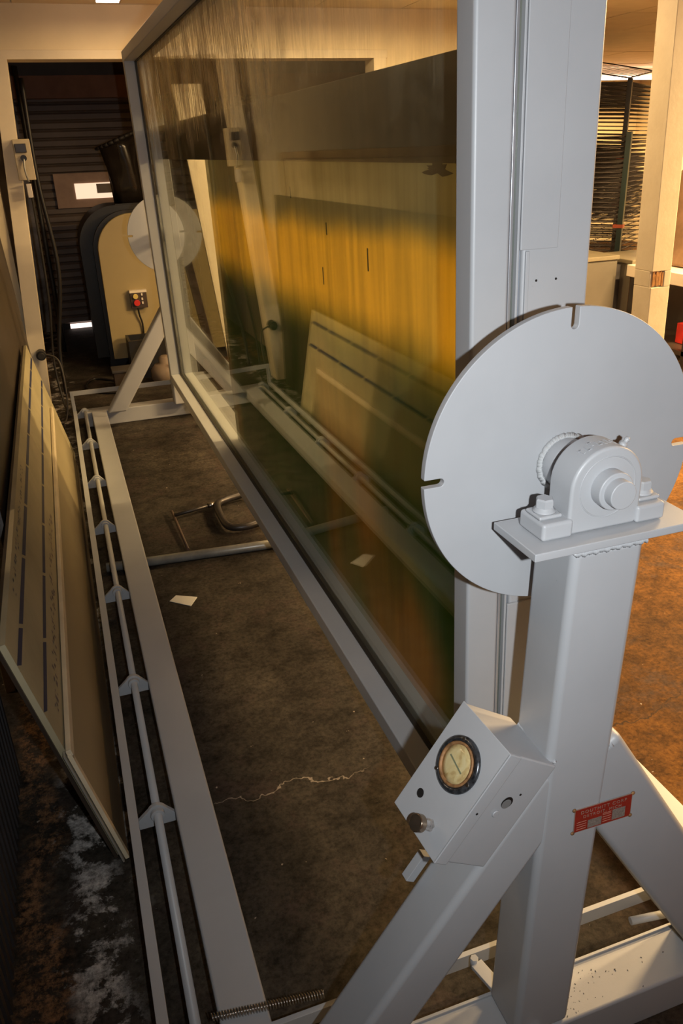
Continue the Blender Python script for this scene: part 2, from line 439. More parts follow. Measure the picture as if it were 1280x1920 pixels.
struct('wall_left', MB().box((-2.62, -3.6, 0), (-2.5, YW, CEIL+0.03)), M_BROWNWALL)
struct('wall_right', MB().box((9.4, -3.6, 0), (9.5, 12.2, CEIL+0.03)), M_CREAM)
struct('wall_far', MB().box((2.4, 12.1, 0), (9.5, 12.2, CEIL+0.03)), M_CREAM)
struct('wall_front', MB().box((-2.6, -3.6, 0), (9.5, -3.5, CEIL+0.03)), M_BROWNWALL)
# back room shell
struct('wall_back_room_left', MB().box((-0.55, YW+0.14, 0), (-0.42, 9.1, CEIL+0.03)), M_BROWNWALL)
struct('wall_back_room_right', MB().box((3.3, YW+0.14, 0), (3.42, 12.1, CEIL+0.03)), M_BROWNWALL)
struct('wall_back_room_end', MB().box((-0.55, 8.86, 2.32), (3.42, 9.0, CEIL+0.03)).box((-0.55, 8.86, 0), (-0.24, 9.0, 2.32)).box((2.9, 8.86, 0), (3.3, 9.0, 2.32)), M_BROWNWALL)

# roll-up door with ribbed slats
door = struct('door_1', MB().box((-0.24, 8.80, 0.05), (2.9, 8.83, 2.33)), M_SLAT)
sl = MB().prism([(0, 0.0), (-0.022, 0.012), (-0.022, 0.055), (0, 0.072), (0.01, 0.072), (0.01, 0)], 'X', 0.0, 3.0)
me_sl = sl.mesh('slat', M_SLAT)
for k in range(30):
    o = newobj('slat', me_sl, door); o.location = (-0.17, 8.795, 0.06+k*0.0755)
pn = MB().box((0.1, 8.735, 1.175), (1.05, 8.77, 1.49)).put('window_panel', simple('window_panel_paint', (0.5, 0.34, 0.27), 0.6), door, bevel=0.004)
pn2 = MB().box((0.285, 8.728, 1.255), (0.9, 8.736, 1.395)).put('pane', M_DAY, pn)
MB().box((0.49, 8.722, 1.30), (0.74, 8.727, 1.385)).put('notice', simple('notice_grey', (0.30, 0.24, 0.2), 0.6), pn)
MB().box((-0.24, 8.74, 0), (-0.13, 8.79, 2.3)).put('door_track', simple('splotched_track', (0.2, 0.17, 0.15), 0.5, 0.3, var=0.7, scale=5), door)
gp = MB().box((0.02, 8.79, 0.005), (0.33, 8.80, 0.05)).box((0.5, 8.79, 0.005), (0.62, 8.80, 0.045)).put('threshold_gap', M_GAP, door, label='strip of daylight under the door')
MB().box((-0.24, 8.795, 0.0), (0.02, 8.83, 0.06)).box((0.33, 8.795, 0.0), (0.5, 8.83, 0.06)).box((0.62, 8.795, 0.0), (2.9, 8.83, 0.06)).put('bottom_bar', M_RUBBER, door)
# header beam inside the back room
b = MB().box((-0.42, 8.45, 2.12), (3.3, 8.6, 2.3)); struct('trim_4', b, simple('reddish_brown_beam', (0.24, 0.12, 0.07), 0.6))

# electrical box + switch on the jamb
eb = thing('electrical_box', 'pale electrical box with grey switch and conduit fixed beside left door jamb', 'electrical box', (-0.09, YW-0.02, 1.6))
MB().box((-0.135, YW-0.075, 1.50), (-0.035, YW-0.021, 1.73)).put('housing', simple('pale_box_enamel', (0.5, 0.42, 0.28), 0.5), eb, bevel=0.004)
MB().box((-0.125, YW-0.088, 1.655), (-0.06, YW-0.075, 1.705)).put('switch', M_DKSTEEL, eb, bevel=0.003)
MB().cyl((-0.085, YW-0.09, 1.625), (-0.085, YW-0.074, 1.625), 0.018).put('knob', M_BLACK, eb)
MB().tube(catmull([(-0.085, YW-0.085, 1.62), (-0.09, YW-0.10, 1.56), (-0.08, YW-0.09, 1.49)]), 0.006).put('conduit', M_GALV, eb)
MB().box((-0.1, YW-0.09, 1.40), (-0.07, YW-0.045, 1.48)).put('plug', simple('pale_plug', (0.55, 0.5, 0.45), 0.5), eb, bevel=0.004)

def cable(label, pts, r=0.008, mat=M_BLACK, name='cable'):
    o = MB().tube(catmull(pts, 8), r, 8).put(name, mat); tag(o, label, 'cable'); return o
cable('black cable hanging from the electrical box down inside the doorway', [(-0.08, YW+0.16, 1.44), (-0.085, YW+0.2, 1.1), (-0.10, YW+0.22, 0.7), (-0.14, YW+0.22, 0.3), (-0.12, YW+0.1, 0.03), (-0.09, YW-0.18, 0.01)])
cable('thick dark hose hanging just beyond the door jamb', [(-0.02, YW+0.5, 2.1), (-0.03, YW+0.45, 1.5), (0.0, YW+0.45, 0.9), (-0.09, YW+0.45, 0.35), (-0.1, YW+0.4, 0.02)], 0.014)
cable('thin black pipe standing beside the door track in the back room', [(-0.06, 7.6, 2.3), (-0.065, 7.6, 1.3), (-0.07, 7.6, 0.02)], 0.02, name='pipe')
cable('grey cord looping from black plug to the floor at the doorway', [(-0.19, YW-0.06, 0.43), (-0.10, YW-0.12, 0.38), (-0.09, YW-0.2, 0.15), (-0.12, YW-0.25, 0.012), (-0.16, YW-0.34, 0.012)], 0.006, simple('grey_cord', (0.07, 0.06, 0.05), 0.5))
cable('black cord coiled on the floor before the cream machine', [(0.30, 6.35, 0.01), (0.12, 6.5, 0.01), (0.05, 6.25, 0.01), (0.16, 6.05, 0.01), (0.3, 6.0, 0.01)], 0.009)
pl = thing('plug', 'black round plug pushed in low on the left door jamb', 'plug', (-0.21, YW-0.02, 0.42))
MB().cyl((-0.205, YW-0.1, 0.425), (-0.205, YW-0.021, 0.425), 0.032).put('body', M_BLACK, pl, bevel=0.003)
MB().cyl((-0.205, YW-0.12, 0.425), (-0.205, YW-0.1, 0.425), 0.02, r2=0.024).put('cap', M_RUBBER, pl)

# dark ribbed cabinet along the left aisle
dc = thing('dark_cabinet', 'low dark ribbed cabinet in shadow at the lower left edge beside the lime-stained floor', 'cabinet', (-0.6, 1.2, 0))
MB().box((-0.95, 0.35, 0.0), (-0.352, 2.0, 1.25)).put('carcass', M_MACHDK, dc, bevel=0.006)
rbm = MB().box((-0.351, 0, 0.02), (-0.343, 0.018, 1.22)).mesh('rib', M_MACHDK)
for k in range(40):
    o = newobj('rib', rbm, dc); o.location = Vector((0, 0.37+k*0.0405, 0)) - OFF[dc]; OFF[o] = OFF[dc]
# thin dark things leaning left of the panels
dk = thing('hardboard_sheet', 'large dark brown hardboard sheet standing behind the leaning pale panels', 'board', (-0.31, 3.9, 0))
MB().add([(-0.262, 2.15, 0), (-0.242, 2.15, 0), (-0.242, 5.6, 0), (-0.262, 5.6, 0), (-0.335, 2.5, 1.30), (-0.315, 2.5, 1.30), (-0.315, 5.6, 1.30), (-0.335, 5.6, 1.30)],
         [(0,3,2,1),(4,5,6,7),(0,1,5,4),(1,2,6,5),(2,3,7,6),(3,0,4,7)]).put('board', M_DARKBROWN, dk, bevel=0.002)
sc = thing('framed_screen', 'pale wooden framed screen standing above the dark hardboard by the left wall', 'screen', (-0.36, 4.6, 0))
fr_ = MB().box((-0.40, 2.4, 0.0), (-0.37, 2.44, 1.56)).box((-0.40, 5.5, 0.0), (-0.37, 5.54, 1.56)).box((-0.40, 2.44, 0.7), (-0.37, 5.5, 0.74)).box((-0.40, 2.44, 1.52), (-0.37, 5.5, 1.56)).put('frame', M_TAN, sc, bevel=0.002)
MB().box((-0.392, 2.44, 0.74), (-0.38, 5.5, 1.52)).put('mesh_panel', simple('screen_fabric', (0.5, 0.42, 0.28), 0.7), sc)

# ================================================================== leaning panels
FT, TP = Vector((-0.079, 1.573, 0.0)), Vector((-0.229, 1.573, 0.675))
V = (TP-FT).normalized(); N = Vector((V.z, 0, -V.x)).normalized()   # N faces the machine (+X)
def leanbox(y0, y1, s0, s1, n0, n1, shift=0.0):
    return MB().obox((FT.x+shift, 0, 0), V, (0, 1, 0), N, (s0, y0, n0), (s1, y1, n1))
p1 = thing('foam_panel', 'tall yellowed panel with two dashed dark blue lines leaning at the left wall', 'panel', (-0.15, 3.1, 0))
leanbox(1.573, 4.75, 0.012, 0.692, -0.026, -0.012).put('board', M_PANEL, p1)
leanbox(1.566, 4.75, 0.012, 0.694, -0.034, -0.026).put('backing', M_DARKBROWN, p1)
def dash(mb, s, w, y0, y1, L, g, ph):
    y = y0+ph
    while y < y1:
        a, bb = max(y, y0), min(y+L, y1)
        o = Vector((FT.x, 0, 0)); P = lambda ss, yy: o + V*ss + Vector((0, yy, 0)) + N*(-0.0113)
        sk = 0.03
        mb.add([P(s, a+sk), P(s+w, a), P(s+w, bb), P(s, bb+sk)], [(0, 1, 2, 3)])
        y += L+g
d1, d2 = MB(), MB()
dash(d1, 0.612, 0.021, 1.573, 4.7, 0.36, 0.02, -0.2); dash(d2, 0.475, 0.020, 1.573, 4.7, 0.36, 0.02, -0.06)
d1.put('dashed_line', M_BLUE, p1); d2.put('dashed_line', M_BLUE, p1)
# small blue print along the upper edge and beside the moulding (unreadable marks)
def scrib(s, y0, y1, w):
    mb = MB(); y = y0; o = Vector((FT.x, 0, 0)); rr = random.Random(int(s*1000))
    P = lambda ss, yy: o + V*ss + Vector((0, yy, 0)) + N*(-0.0112)
    while y < y1:
        L = rr.uniform(0.008, 0.022)
        for q in range(2):
            a = s + rr.uniform(-w, w)*0.5; h = w*rr.uniform(0.15, 0.4)
            mb.add([P(a, y), P(a+h, y+0.004), P(a+h, y+L), P(a, y+L-0.003)], [(0, 1, 2, 3)])
        y += L + rr.choice([0.006, 0.01, 0.03])
    return mb
scrib(0.662, 1.85, 2.8, 0.018).put('printed_marks', simple('faded_blue_print', (0.10, 0.10, 0.12), 0.6), p1, kind='stuff')
scrib(0.418, 1.68, 2.9, 0.03).put('printed_marks', simple('faded_purple_print', (0.13, 0.10, 0.12), 0.6), p1, kind='stuff')
p2 = thing('film_panel', 'shorter smoky tan panel with pale moulded edge leaning in front of the lined panel', 'panel', (-0.12, 3.0, 0))
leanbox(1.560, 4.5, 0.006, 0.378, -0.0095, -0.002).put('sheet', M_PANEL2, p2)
leanbox(1.555, 4.5, 0.366, 0.384, -0.009, 0.004).put('edge_strip', M_CREAMEDGE, p2, bevel=0.002)
leanbox(1.553, 4.5, 0.352, 0.364, -0.009, 0.001).put('edge_strip', M_CREAMEDGE, p2, bevel=0.002)
leanbox(1.552, 1.572, 0.008, 0.372, -0.009, 0.001).put('end_strip', M_CREAMEDGE, p2, bevel=0.001)
leanbox(1.545, 1.565, 0.008, 0.378, -0.0095, -0.0055, -0.006).put('end_strip', M_SILVER, p2)

# ================================================================== the exposure machine
AX, AZ = 0.6365, 1.183
mc = thing('exposure_machine', 'huge grey tilting vacuum frame machine with glass, index disks and long base rails', 'machine', (0.64, 3.0, 0))
def shear(v):
    v = Vector(v)
    if v.z < 1.15: v.x -= 0.026*(1.15-v.z)
    return v
def stand(y0, y1, sh, yd, near):
    mp = (lambda v: shear(v)) if sh else (lambda v: v)
    col = MB().box((AX-0.0575, y0, 0.10), (AX+0.0565, y1, 1.108))
    # straight subdivision for the slight lean
    c = col.map(mp).put('column', M_PAINT, mc, bevel=0.012, seg=4)
    for s in (-1, 1):
        sl_ = 1.5; ln = math.hypot(1, sl_); ux, uz = s/ln, -sl_/ln
        ofs = (0.139 if s > 0 else 0.119) if near else 0.126
        cx, cz = AX + s*0.02, 0.556 + (ofs-0.02)*sl_
        px, pz = -uz, ux
        L = (cz-0.104)/(-uz); w = (0.060 if s > 0 else 0.046) if near else 0.049
        def pt(t, q): return (cx+ux*t+px*q, cz+uz*t+pz*q)
        # mitred foot at z = 0.1
        tl = (pt(0, w)[1]-0.1)/(-uz); tr = (pt(0, -w)[1]-0.1)/(-uz)
        poly = [pt(0, w), pt(0, -w), pt(tr, -w), pt(tl, w)]
        MB().prism(poly, 'Y', y0+0.0015, y1-0.0015).map(mp).put('leg', M_PAINT, mc, bevel=0.012, seg=4)
        wb = MB(); rr = random.Random(3+s)
        if near:
            k0 = 26
            q0 = Vector((AX+s*0.058, y0+0.004, 0.745 if s < 0 else 0.76))
            for k in range(k0):
                t = k/(k0-1); p = Vector((AX+s*(0.0565), y0+0.004+(y1-y0-0.01)*t, 0.748+0.002*math.sin(k)))
                p = mp(p); wb.ring((p, (0, 0, 1), (1, 0, 0), (0, 1, 0)), [(0.0, -0.006), (0.0048, 0), (0.0, 0.006)], 8)
            wb.put('weld_bead', M_PAINT, mc)
    return c
stand(0.775, 0.872, True, 0, True)
stand(5.16, 5.26, False, 0, False)

def bearing(yc, sgn, near):
    # seat plate
    MB().box((AX-0.122, yc-0.054, 1.108), (AX+0.14, yc+0.054, 1.120)).put('seat_plate', M_PAINT, mc, bevel=0.0015)
    if near:
        wb = MB()
        for k in range(46):
            x = AX-0.055+0.11*k/45
            wb.ring((Vector((x, yc-0.047, 1.104+0.001*math.sin(k*0.9))), (1, 0, 0), (0, 1, 0), (0, 0, 1)), [(0.0, -0.0045), (0.0052+0.0008*math.sin(k*1.7), 0), (0.0, 0.0045)], 10)
        wb.put('weld_bead', M_PAINT, mc)
    y0, y1 = yc-0.030, yc+0.030
    # housing: arch with recess plus feet
    R = 0.056; pts = []
    for k in range(25):
        t = PI*k/24; pts.append((AX+R*math.cos(t), AZ+R*math.sin(t)))
    pts = [(AX+R, 1.128)] + pts + [(AX-R, 1.128)]
    pts += [(AX-0.05, 1.121), (AX+0.05, 1.121)]
    hs = MB().prism(pts, 'Y', y0+0.004, y1-0.004, True).put('bearing_housing', M_PAINT, mc, bevel=0.005, seg=4)
    yf = y0+0.004 if sgn < 0 else y1-0.004
    MB().ring(((AX, yf, AZ), (0, sgn, 0), (1, 0, 0), (0, 0, 1)), [(0.044, -0.0005), (0.0435, 0.0008), (0.0425, 0.0008), (0.0415, -0.0005)], 56, closed=True).put('housing_rim', M_PAINT, hs)
    for s in (-1, 1):
        MB().box((AX+s*0.097 if s < 0 else AX+0.05, y0, 1.1205), (AX-0.05 if s < 0 else AX+0.097, y1, 1.146)).put('mounting_foot', M_PAINT, hs, bevel=0.005, seg=4)
        bx = AX+s*0.078
        MB().box((bx-0.0175, yc-0.018, 1.146), (bx+0.0175, yc+0.018, 1.152)).put('foot_boss', M_PAINT, hs, bevel=0.0025)
        bt = MB().ring(((bx, yc, 1.152), (0, 0, 1), (1, 0, 0), (0, 1, 0)), [(0.0155, 0), (0.0155, 0.002), (0.013, 0.0025), (0.013, 0.005), (0.011, 0.0055), (0.011, 0.0065)], 28)
        bt.ring(((bx, yc, 1.1585), (0, 0, 1), (1, 0, 0), (0, 1, 0)), [(0.0125, 0), (0.0125, 0.010), (0.0110, 0.0125)], 6, smooth=False)
        bt.put('bolt', M_PAINT, hs)
    # raised casting marks on the crown
    mk = MB()
    for k in range(7):
        t = math.radians(72+k*8.5); d = Vector((math.cos(t), 0, math.sin(t)))
        c0 = Vector((AX, yc-0.004+0.003*math.sin(k*2), AZ))+d*(R-0.0002)
        mk.obox(c0, Vector((-d.z, 0, d.x)), (0, 1, 0), d, (-0.0018, -0.006, 0), (0.0018, 0.006, 0.0007))
        mk.obox(c0, Vector((-d.z, 0, d.x)), (0, 1, 0), d, (-0.0030, -0.007 if k % 2 else 0.004, 0), (0.0030, -0.004 if k % 2 else 0.007, 0.0007))
    mk.put('casting_marks', M_PAINT, hs)
    MB().cyl((AX, yf+sgn*(-0.004), AZ), (AX, yf+sgn*0.019, AZ), 0.0265, 40).put('collar', M_PAINT, hs, bevel=0.002)
    t = math.radians(50); d = Vector((math.cos(t), 0, math.sin(t))); b0 = Vector((AX, yc, AZ))+d*(R-0.001)
    g = MB().ring((b0, d, Vector((-d.z, 0, d.x)), (0, 1, 0)), [(0.0055, 0), (0.0055, 0.006), (0.0035, 0.007), (0.003, 0.010), (0.0042, 0.012), (0.003, 0.0155)], 12)
    g.put('grease_nipple', M_PAINT, hs)
bearing(0.8235, -1, True); bearing(5.21, 1, False)
MB().cyl((AX, 0.764, AZ), (AX, 1.03, AZ), 0.0195, 40).put('shaft', M_PAINT, mc, bevel=0.0015)
MB().cyl((AX, 4.84, AZ), (AX, 5.27, AZ), 0.0195, 32).put('shaft', M_PAINT, mc, bevel=0.0015)
def hub(y0, y1):
    MB().cyl((AX, y0, AZ), (AX, y1, AZ), 0.037, 40).put('hub', M_PAINT, mc, bevel=0.003)
hub(0.874, 0.9); hub(0.912, 1.02); hub(4.86, 5.05); hub(5.062, 5.12)
wr = MB(); rr = random.Random(5)
for k in range(110):
    t = 2*PI*k/110; wr.ring((Vector((AX+(0.0385+0.001*rr.random())*math.cos(t), 0.898, AZ+0.0385*math.sin(t))), (0, 1, 0), (1, 0, 0), (0, 0, 1)), [(0, -0.0035), (0.0048+rr.random()*0.0022, 0.0), (0, 0.003)], 9)
wr.put('weld_bead', simple('glossy_painted_weld', (0.46, 0.47, 0.48), 0.15), mc)

def disk(y0, y1):
    R = 0.2185; pts = []; notch = [90, 180, 0, 270]; tilt = 0
    N = 180; dw = 0.0058; dep = 0.024
    angs = {n: math.asin(dw/R) for n in notch}
    k = 0
    deg = 0.0
    out = []
    while deg < 360:
        near = [n for n in notch if abs((deg-n+180) % 360-180) < math.degrees(math.asin(dw/R))+0.4]
        if not near: out.append((AX+R*math.cos(math.radians(deg)), AZ+R*math.sin(math.radians(deg))))
        elif not (out and out[-1] == 'N%d' % near[0]): out.append('N%d' % near[0])
        deg += 2.0
    res = []; done = set()
    for q in out:
        if isinstance(q, str):
            n = int(q[1:])
            if n in done: continue
            done.add(n)
            a = math.radians(n); d = Vector((math.cos(a), math.sin(a))); t = Vector((-d.y, d.x)); r0 = math.sqrt(R*R-dw*dw)
            seq = [d*r0-t*dw, d*(R-dep)-t*dw]
            for m in range(1, 6):
                b = PI*m/6; seq.append(d*(R-dep)-d*dw*math.sin(b)-t*dw*math.cos(b))
            seq += [d*(R-dep)+t*dw, d*r0+t*dw]
            res += [(AX+s_.x, AZ+s_.y) for s_ in seq]
        else: res.append(q)
    mb = MB().prism(res, 'Y', y0, y1, False)
    return mb
disk(0.900, 0.912).put('index_disk', M_PAINT, mc, bevel=0.0012, seg=2)
disk(5.050, 5.062).put('index_disk', M_PAINT, mc, bevel=0.0012, seg=2)

# ---- base
FR, BK = 0.775, 0.875
def beam(y0, y1, x0, x1, lip):
    o = MB().box((x0, y0, 0.0), (x1, y1, 0.1)).put('cross_beam', M_PAINT, mc, bevel=0.006, seg=3)
    if lip: MB().box((x0+0.01, y1-0.006, 0.1), (x1-0.01, y1, 0.106)).put('lip', M_PAINT, o, bevel=0.001)
beam(0.772, 0.872, 0.03, 1.26, True); beam(5.25, 5.35, 0.0, 1.26, False)
MB().box((0.048, 0.88, 0.045), (0.142, 5.249, 0.105)).put('base_rail', M_PAINT, mc, bevel=0.006, seg=3)
MB().box((1.135, 0.88, 0.045), (1.23, 5.249, 0.105)).put('base_rail', M_PAINT, mc, bevel=0.006, seg=3)
# linkage: flat bar, round rod and lug brackets along the left rail
MB().box((-0.066, 0.975, 0.088), (-0.043, 5.3, 0.106)).put('flat_bar', M_PAINT, mc, bevel=0.001)
MB().cyl((0.004, 0.95, 0.096), (0.010, 5.32, 0.096), 0.0105, 20).put('round_rod', M_PAINT, mc)
for y in (1.05-0.62, 1.59, 2.17, 2.78, 3.42, 4.01, 4.64, 5.30):
    if y < 1: continue
    lg = MB()
    pts = [(-0.044, 0.055), (0.048, 0.055), (0.048, 0.082)]
    for k in range(9):
        t = PI*(0.15+0.7*k/8); pts.append((0.005+0.024*math.cos(t), 0.096+0.024*math.sin(t)))
    pts.append((-0.044, 0.082))
    lg.prism(pts, 'Y', y-0.006, y+0.006).put('lug_bracket', M_PAINT, mc, bevel=0.001)
    MB().cyl((0.005, y-0.018, 0.096), (0.005, y-0.005, 0.096), 0.0175, 24).put('lug_bushing', M_PAINT, mc, bevel=0.001)
MB().box((-0.066, 0.955, 0.068), (1.25, 0.966, 0.104)).put('link_bar', M_PAINT, mc, bevel=0.0008)
lb = MB().add([(-0.045, 5.31, 0.205), (0.72, 5.31, 0.205), (0.72, 5.318, 0.205), (-0.045, 5.318, 0.205), (-0.045, 5.31, 0.235), (0.72, 5.31, 0.235), (0.72, 5.318, 0.235), (-0.045, 5.318, 0.235)],
         [(0,3,2,1),(4,5,6,7),(0,1,5,4),(1,2,6,5),(2,3,7,6),(3,0,4,7)]).put('link_bar', M_PAINT, mc, bevel=0.001)
MB().box((-0.066, 5.30, 0.09), (-0.045, 5.32, 0.235)).put('riser', M_PAINT, mc, bevel=0.001)
# grit lying on the near cross beam
gb = MB(); rr = random.Random(11)
for k in range(90):
    x = rr.gauss(0.70, 0.05) if k < 60 else rr.uniform(0.62, 1.1); y = rr.uniform(0.778, 0.85); r_ = rr.uniform(0.0003, 0.001)
    if x < 0.66: continue
    a = rr.uniform(0, 3.1); u_ = Vector((math.cos(a), math.sin(a), 0)); v_ = Vector((-u_.y, u_.x, 0))
    gb.obox((x, y, 0.1001), u_, v_, (0, 0, 1), (-r_*1.6, -r_*0.7, 0), (r_*1.6, r_*0.7, r_*0.8))
gb.put('debris', M_BLACK, mc, kind='stuff')
# spring
sp_ = []
a, bq = Vector((0.035, 1.006, 0.1145)), Vector((0.25, 0.976, 0.1145))
dd = (bq-a); nn = 40
for k in range(nn*10+1):
    t = k/(nn*10); th = 2*PI*k/10
    sp_.append(a+dd*t+Vector((0, math.cos(th), math.sin(th)))*0.0075)
MB().tube(sp_, 0.0013, 5).put('coil_spring', M_STEEL, mc)
# lever with bolt
lv = MB().obox((0.552, 0.925, 0.113), Vector((0.03, -0.12, 0)).normalized(), Vector((0.12, 0.03, 0)).normalized(), (0, 0, 1), (0, -0.013, 0), (0.17, 0.013, 0.009)).put('lever', M_PAINT, mc, bevel=0.001)
MB().cyl((0.55, 0.93, 0.10), (0.55, 0.93, 0.13), 0.008, 6).put('lever_bolt', M_PAINT, lv)
MB().cyl((0.925, 0.925, 0.07), (1.06, 0.905, 0.07), 0.0085, 16).put('rod_stub', M_PAINT, mc)

# ---- swinging frame (front sash, glass, rear frame)
def fw(v):
    u, y, z = v; t = (y-1.02)/3.84
    z = z + 0.065*t*max(0.0, (2.11-z)/1.83)
    x = 0.549 - 0.0075*(y-1.02) - 0.022*(z-1.183) + u
    return (x, y, z)
Y0, Y1, Z0, Z1 = 1.02, 4.86, 0.28, 2.11
def fbox(u0, u1, y0, y1, z0, z1, name, mat, parent, bevel=0.003, seg=3):
    return MB().box((u0, y0, z0), (u1, y1, z1)).map(fw).put(name, mat, parent, bevel, seg)
T = 0.052
sash = fbox(0, 0.060, Y0, Y0+T, Z0, Z1, 'front_sash', M_PAINT, mc, 0.006)
fbox(0, 0.060, Y1-T, Y1, Z0, Z1, 'sash_rail', M_PAINT, sash, 0.004)
fbox(0, 0.060, Y0+T, Y1-T, Z0, Z0+T, 'sash_rail', M_PAINT, sash, 0.004)
fbox(0, 0.060, Y0+T, Y1-T, Z1-T, Z1, 'sash_rail', M_PAINT, sash, 0.004)
# gasket and bright bead around the glass
g = 0.004
gm = MB()
for (ya, yb, za, zb) in ((Y0+T, Y0+T+g, Z0+T, Z1-T), (Y1-T-g, Y1-T, Z0+T, Z1-T), (Y0+T+g, Y1-T-g, Z0+T, Z0+T+g), (Y0+T+g, Y1-T-g, Z1-T-g, Z1-T)):
    gm.box((0.054, ya, za), (0.0655, yb, zb))
gm.map(fw).put('gasket', M_GASKET, sash)
fbox(0.060, 0.0645, Y0+0.004, Y1-0.004, Z0+0.004, Z0+0.012, 'bead', M_STEEL, sash, 0)
fbox(0.0660, 0.0720, Y0+0.01, Y1-0.01, Z0+0.01, Z1-0.01, 'glass_pane', M_GLASS, mc, 0)
# groove strips seen end-on
fbox(0.0605, 0.0655, Y0+0.003, Y0+T, Z0, Z1, 'edge_channel', simple('channel_metal', (0.42, 0.43, 0.46), 0.3, 0.5), mc, 0.001)
fbox(0.0725, 0.0765, Y0+0.002, Y0+T, Z0, Z1, 'edge_channel', M_PAINT, mc, 0.001)
# rear frame
ub, ue = 0.083, 0.196
rear = fbox(ub, ue, Y0+0.004, Y0+T, Z0, Z1, 'rear_frame', M_PAINT, mc, 0.005)
fbox(0.0765, ub+0.01, Y0+0.012, Y0+T, Z0, Z1, 'seal_strip', simple('blue_grey_seal', (0.20, 0.23, 0.28), 0.5), rear, 0.001)
fbox(ub, ue-0.03, Y1-T, Y1, Z0, Z1, 'frame_rail', M_PAINT, rear, 0.004)
fbox(ub, ue, Y0+T, Y1-T, Z0, Z0+T, 'frame_rail', M_PAINT, rear, 0.004)
fbox(ub, ue, Y0+T, Y1-T, Z1-T, Z1, 'frame_rail', M_PAINT, rear, 0.004)
# cover plates on the near end
fbox(ub-0.006, ub+0.055, Y0, Y0+0.004, 1.462, Z1, 'cover_plate', M_PAINT, rear, 0.0012)
fbox(ub-0.006, ub+0.075, Y0-0.001, Y0+0.004, Z0, 0.878, 'cover_plate', M_PAINT, rear, 0.0012)
fbox(ub+0.004, ub+0.010, Y0+0.001, Y0+0.005, 0.9, 1.46, 'bead', M_PAINT, rear, 0.0008)
for u in (0.107, 0.140):
    p = Vector(fw((u, Y0+0.0035, 1.418))); MB().cyl(p, p+Vector((0, 0.002, 0)), 0.0018, 12).put('screw_hole', M_BLACK, rear)
# what hangs behind the glass
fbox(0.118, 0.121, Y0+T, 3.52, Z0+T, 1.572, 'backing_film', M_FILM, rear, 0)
fbox(0.105, 0.117, Y0+T, Y1-T, 1.572, 1.735, 'blanket_strip', M_BAND, rear, 0.002)

tt = MB(); rr = random.Random(4); pts = []
for k in range(26):
    t = 2*PI*k/26; r_ = rr.uniform(0.35, 1.0); pts.append((1.37+0.075*r_*math.cos(t), 1.563+0.016*r_*math.sin(t)))
tt.prism(pts, 'X', 0.1165, 0.1178).map(fw).put('torn_tape', M_DARKBROWN, rear)
for (y_, z_, h_) in ((2.0, 1.40, 0.03), (1.72, 1.345, 0.05), (2.05, 1.27, 0.045), (2.3, 1.475, 0.03)):
    MB().box((0.1172, y_, z_), (0.1179, y_+0.006, z_+h_)).map(fw).put('ink_drip', simple('dark_green_ink', (0.02, 0.05, 0.02), 0.5), rear)
# ---- control box on the left leg
R0, L_ = Vector((0.578, 0.768, 0.750)), Vector((0.579, 0, 0.815))
n_ = Vector((-0.81, -0.11, 0.576)).normalized(); w_ = Vector((-0.09, 0.994, 0.064)).normalized(); L_.normalize()
BL, BD, BW = 0.199, 0.112, 0.118
bo = R0
def P(l, d, w): return R0 + L_*l + n_*d + w_*w
# sheet metal cover with a real hole pattern: built as bevelled box
cb = MB().obox(R0, L_, n_, w_, (-BL, 0.0, 0.0), (0, BD, BW)).put('control_box', M_PAINT, mc, bevel=0.003, seg=3)
MB().obox(R0, L_, n_, w_, (-BL-0.0015, BD-0.024, -0.0045), (0.0015, BD+0.0022, -0.0002)).put('cover_flange', M_PAINT, cb, bevel=0.0018)
MB().obox(R0, L_, n_, w_, (-BL-0.0015, BD, -0.0045), (0.0015, BD+0.0022, BW+0.002)).put('cover_plate', M_PAINT, cb, bevel=0.0012)
F0 = R0 + n_*(BD+0.0022)
def gl(l, w, h=0.0): return F0 + L_*l + w_*w + n_*h
gc = gl(-0.072, 0.060)
MB().ring((gc, n_, L_, w_), [(0.0335, 0.0), (0.043, 0.0), (0.043, 0.003), (0.039, 0.0055), (0.0335, 0.005)], 56, closed=True).put('gauge_bezel', M_GRIME, cb)
MB().ring((gc, n_, L_, w_), [(0.029, 0.001), (0.034, 0.0045), (0.0335, 0.007), (0.0305, 0.0075), (0.0285, 0.003)], 56, closed=True).put('gauge_ring', M_RUST, cb)
MB().ring((gc, n_, L_, w_), [(0.029, 0.002), (0.029, 0.004), (0.02, 0.0055), (0.0, 0.006)], 40).put('gauge_dial', M_GAUGE, cb, label='yellowed gauge dial')
MB().obox(gc+n_*0.0058, (L_*0.2+w_).normalized(), (L_-w_*0.2).normalized(), n_, (-0.018, -0.0012, 0), (0.018, 0.0012, 0.0006)).put('gauge_needle', simple('faded_green_needle', (0.16, 0.17, 0.10), 0.6), cb)
for a_ in (20, 140, 260):
    q = gc + (L_*math.cos(math.radians(a_)) + w_*math.sin(math.radians(a_)))*0.0385
    MB().cyl(q+n_*0.003, q+n_*0.0068, 0.0028, 10).put('screw', M_STEEL, cb)
hq = gl(-0.152, 0.088); MB().cyl(hq, hq+n_*0.0006, 0.0072, 20).put('empty_hole', M_BLACK, cb)
kq = gl(-0.170, 0.040)
kb = MB().ring((kq, n_, L_, w_), [(0.010, 0), (0.010, 0.003), (0.0075, 0.0035), (0.0075, 0.018)], 6, smooth=False).put('knob_stem', simple('scuffed_painted_nut', (0.36, 0.34, 0.33), 0.3, 0.3, var=0.4, scale=120), cb)
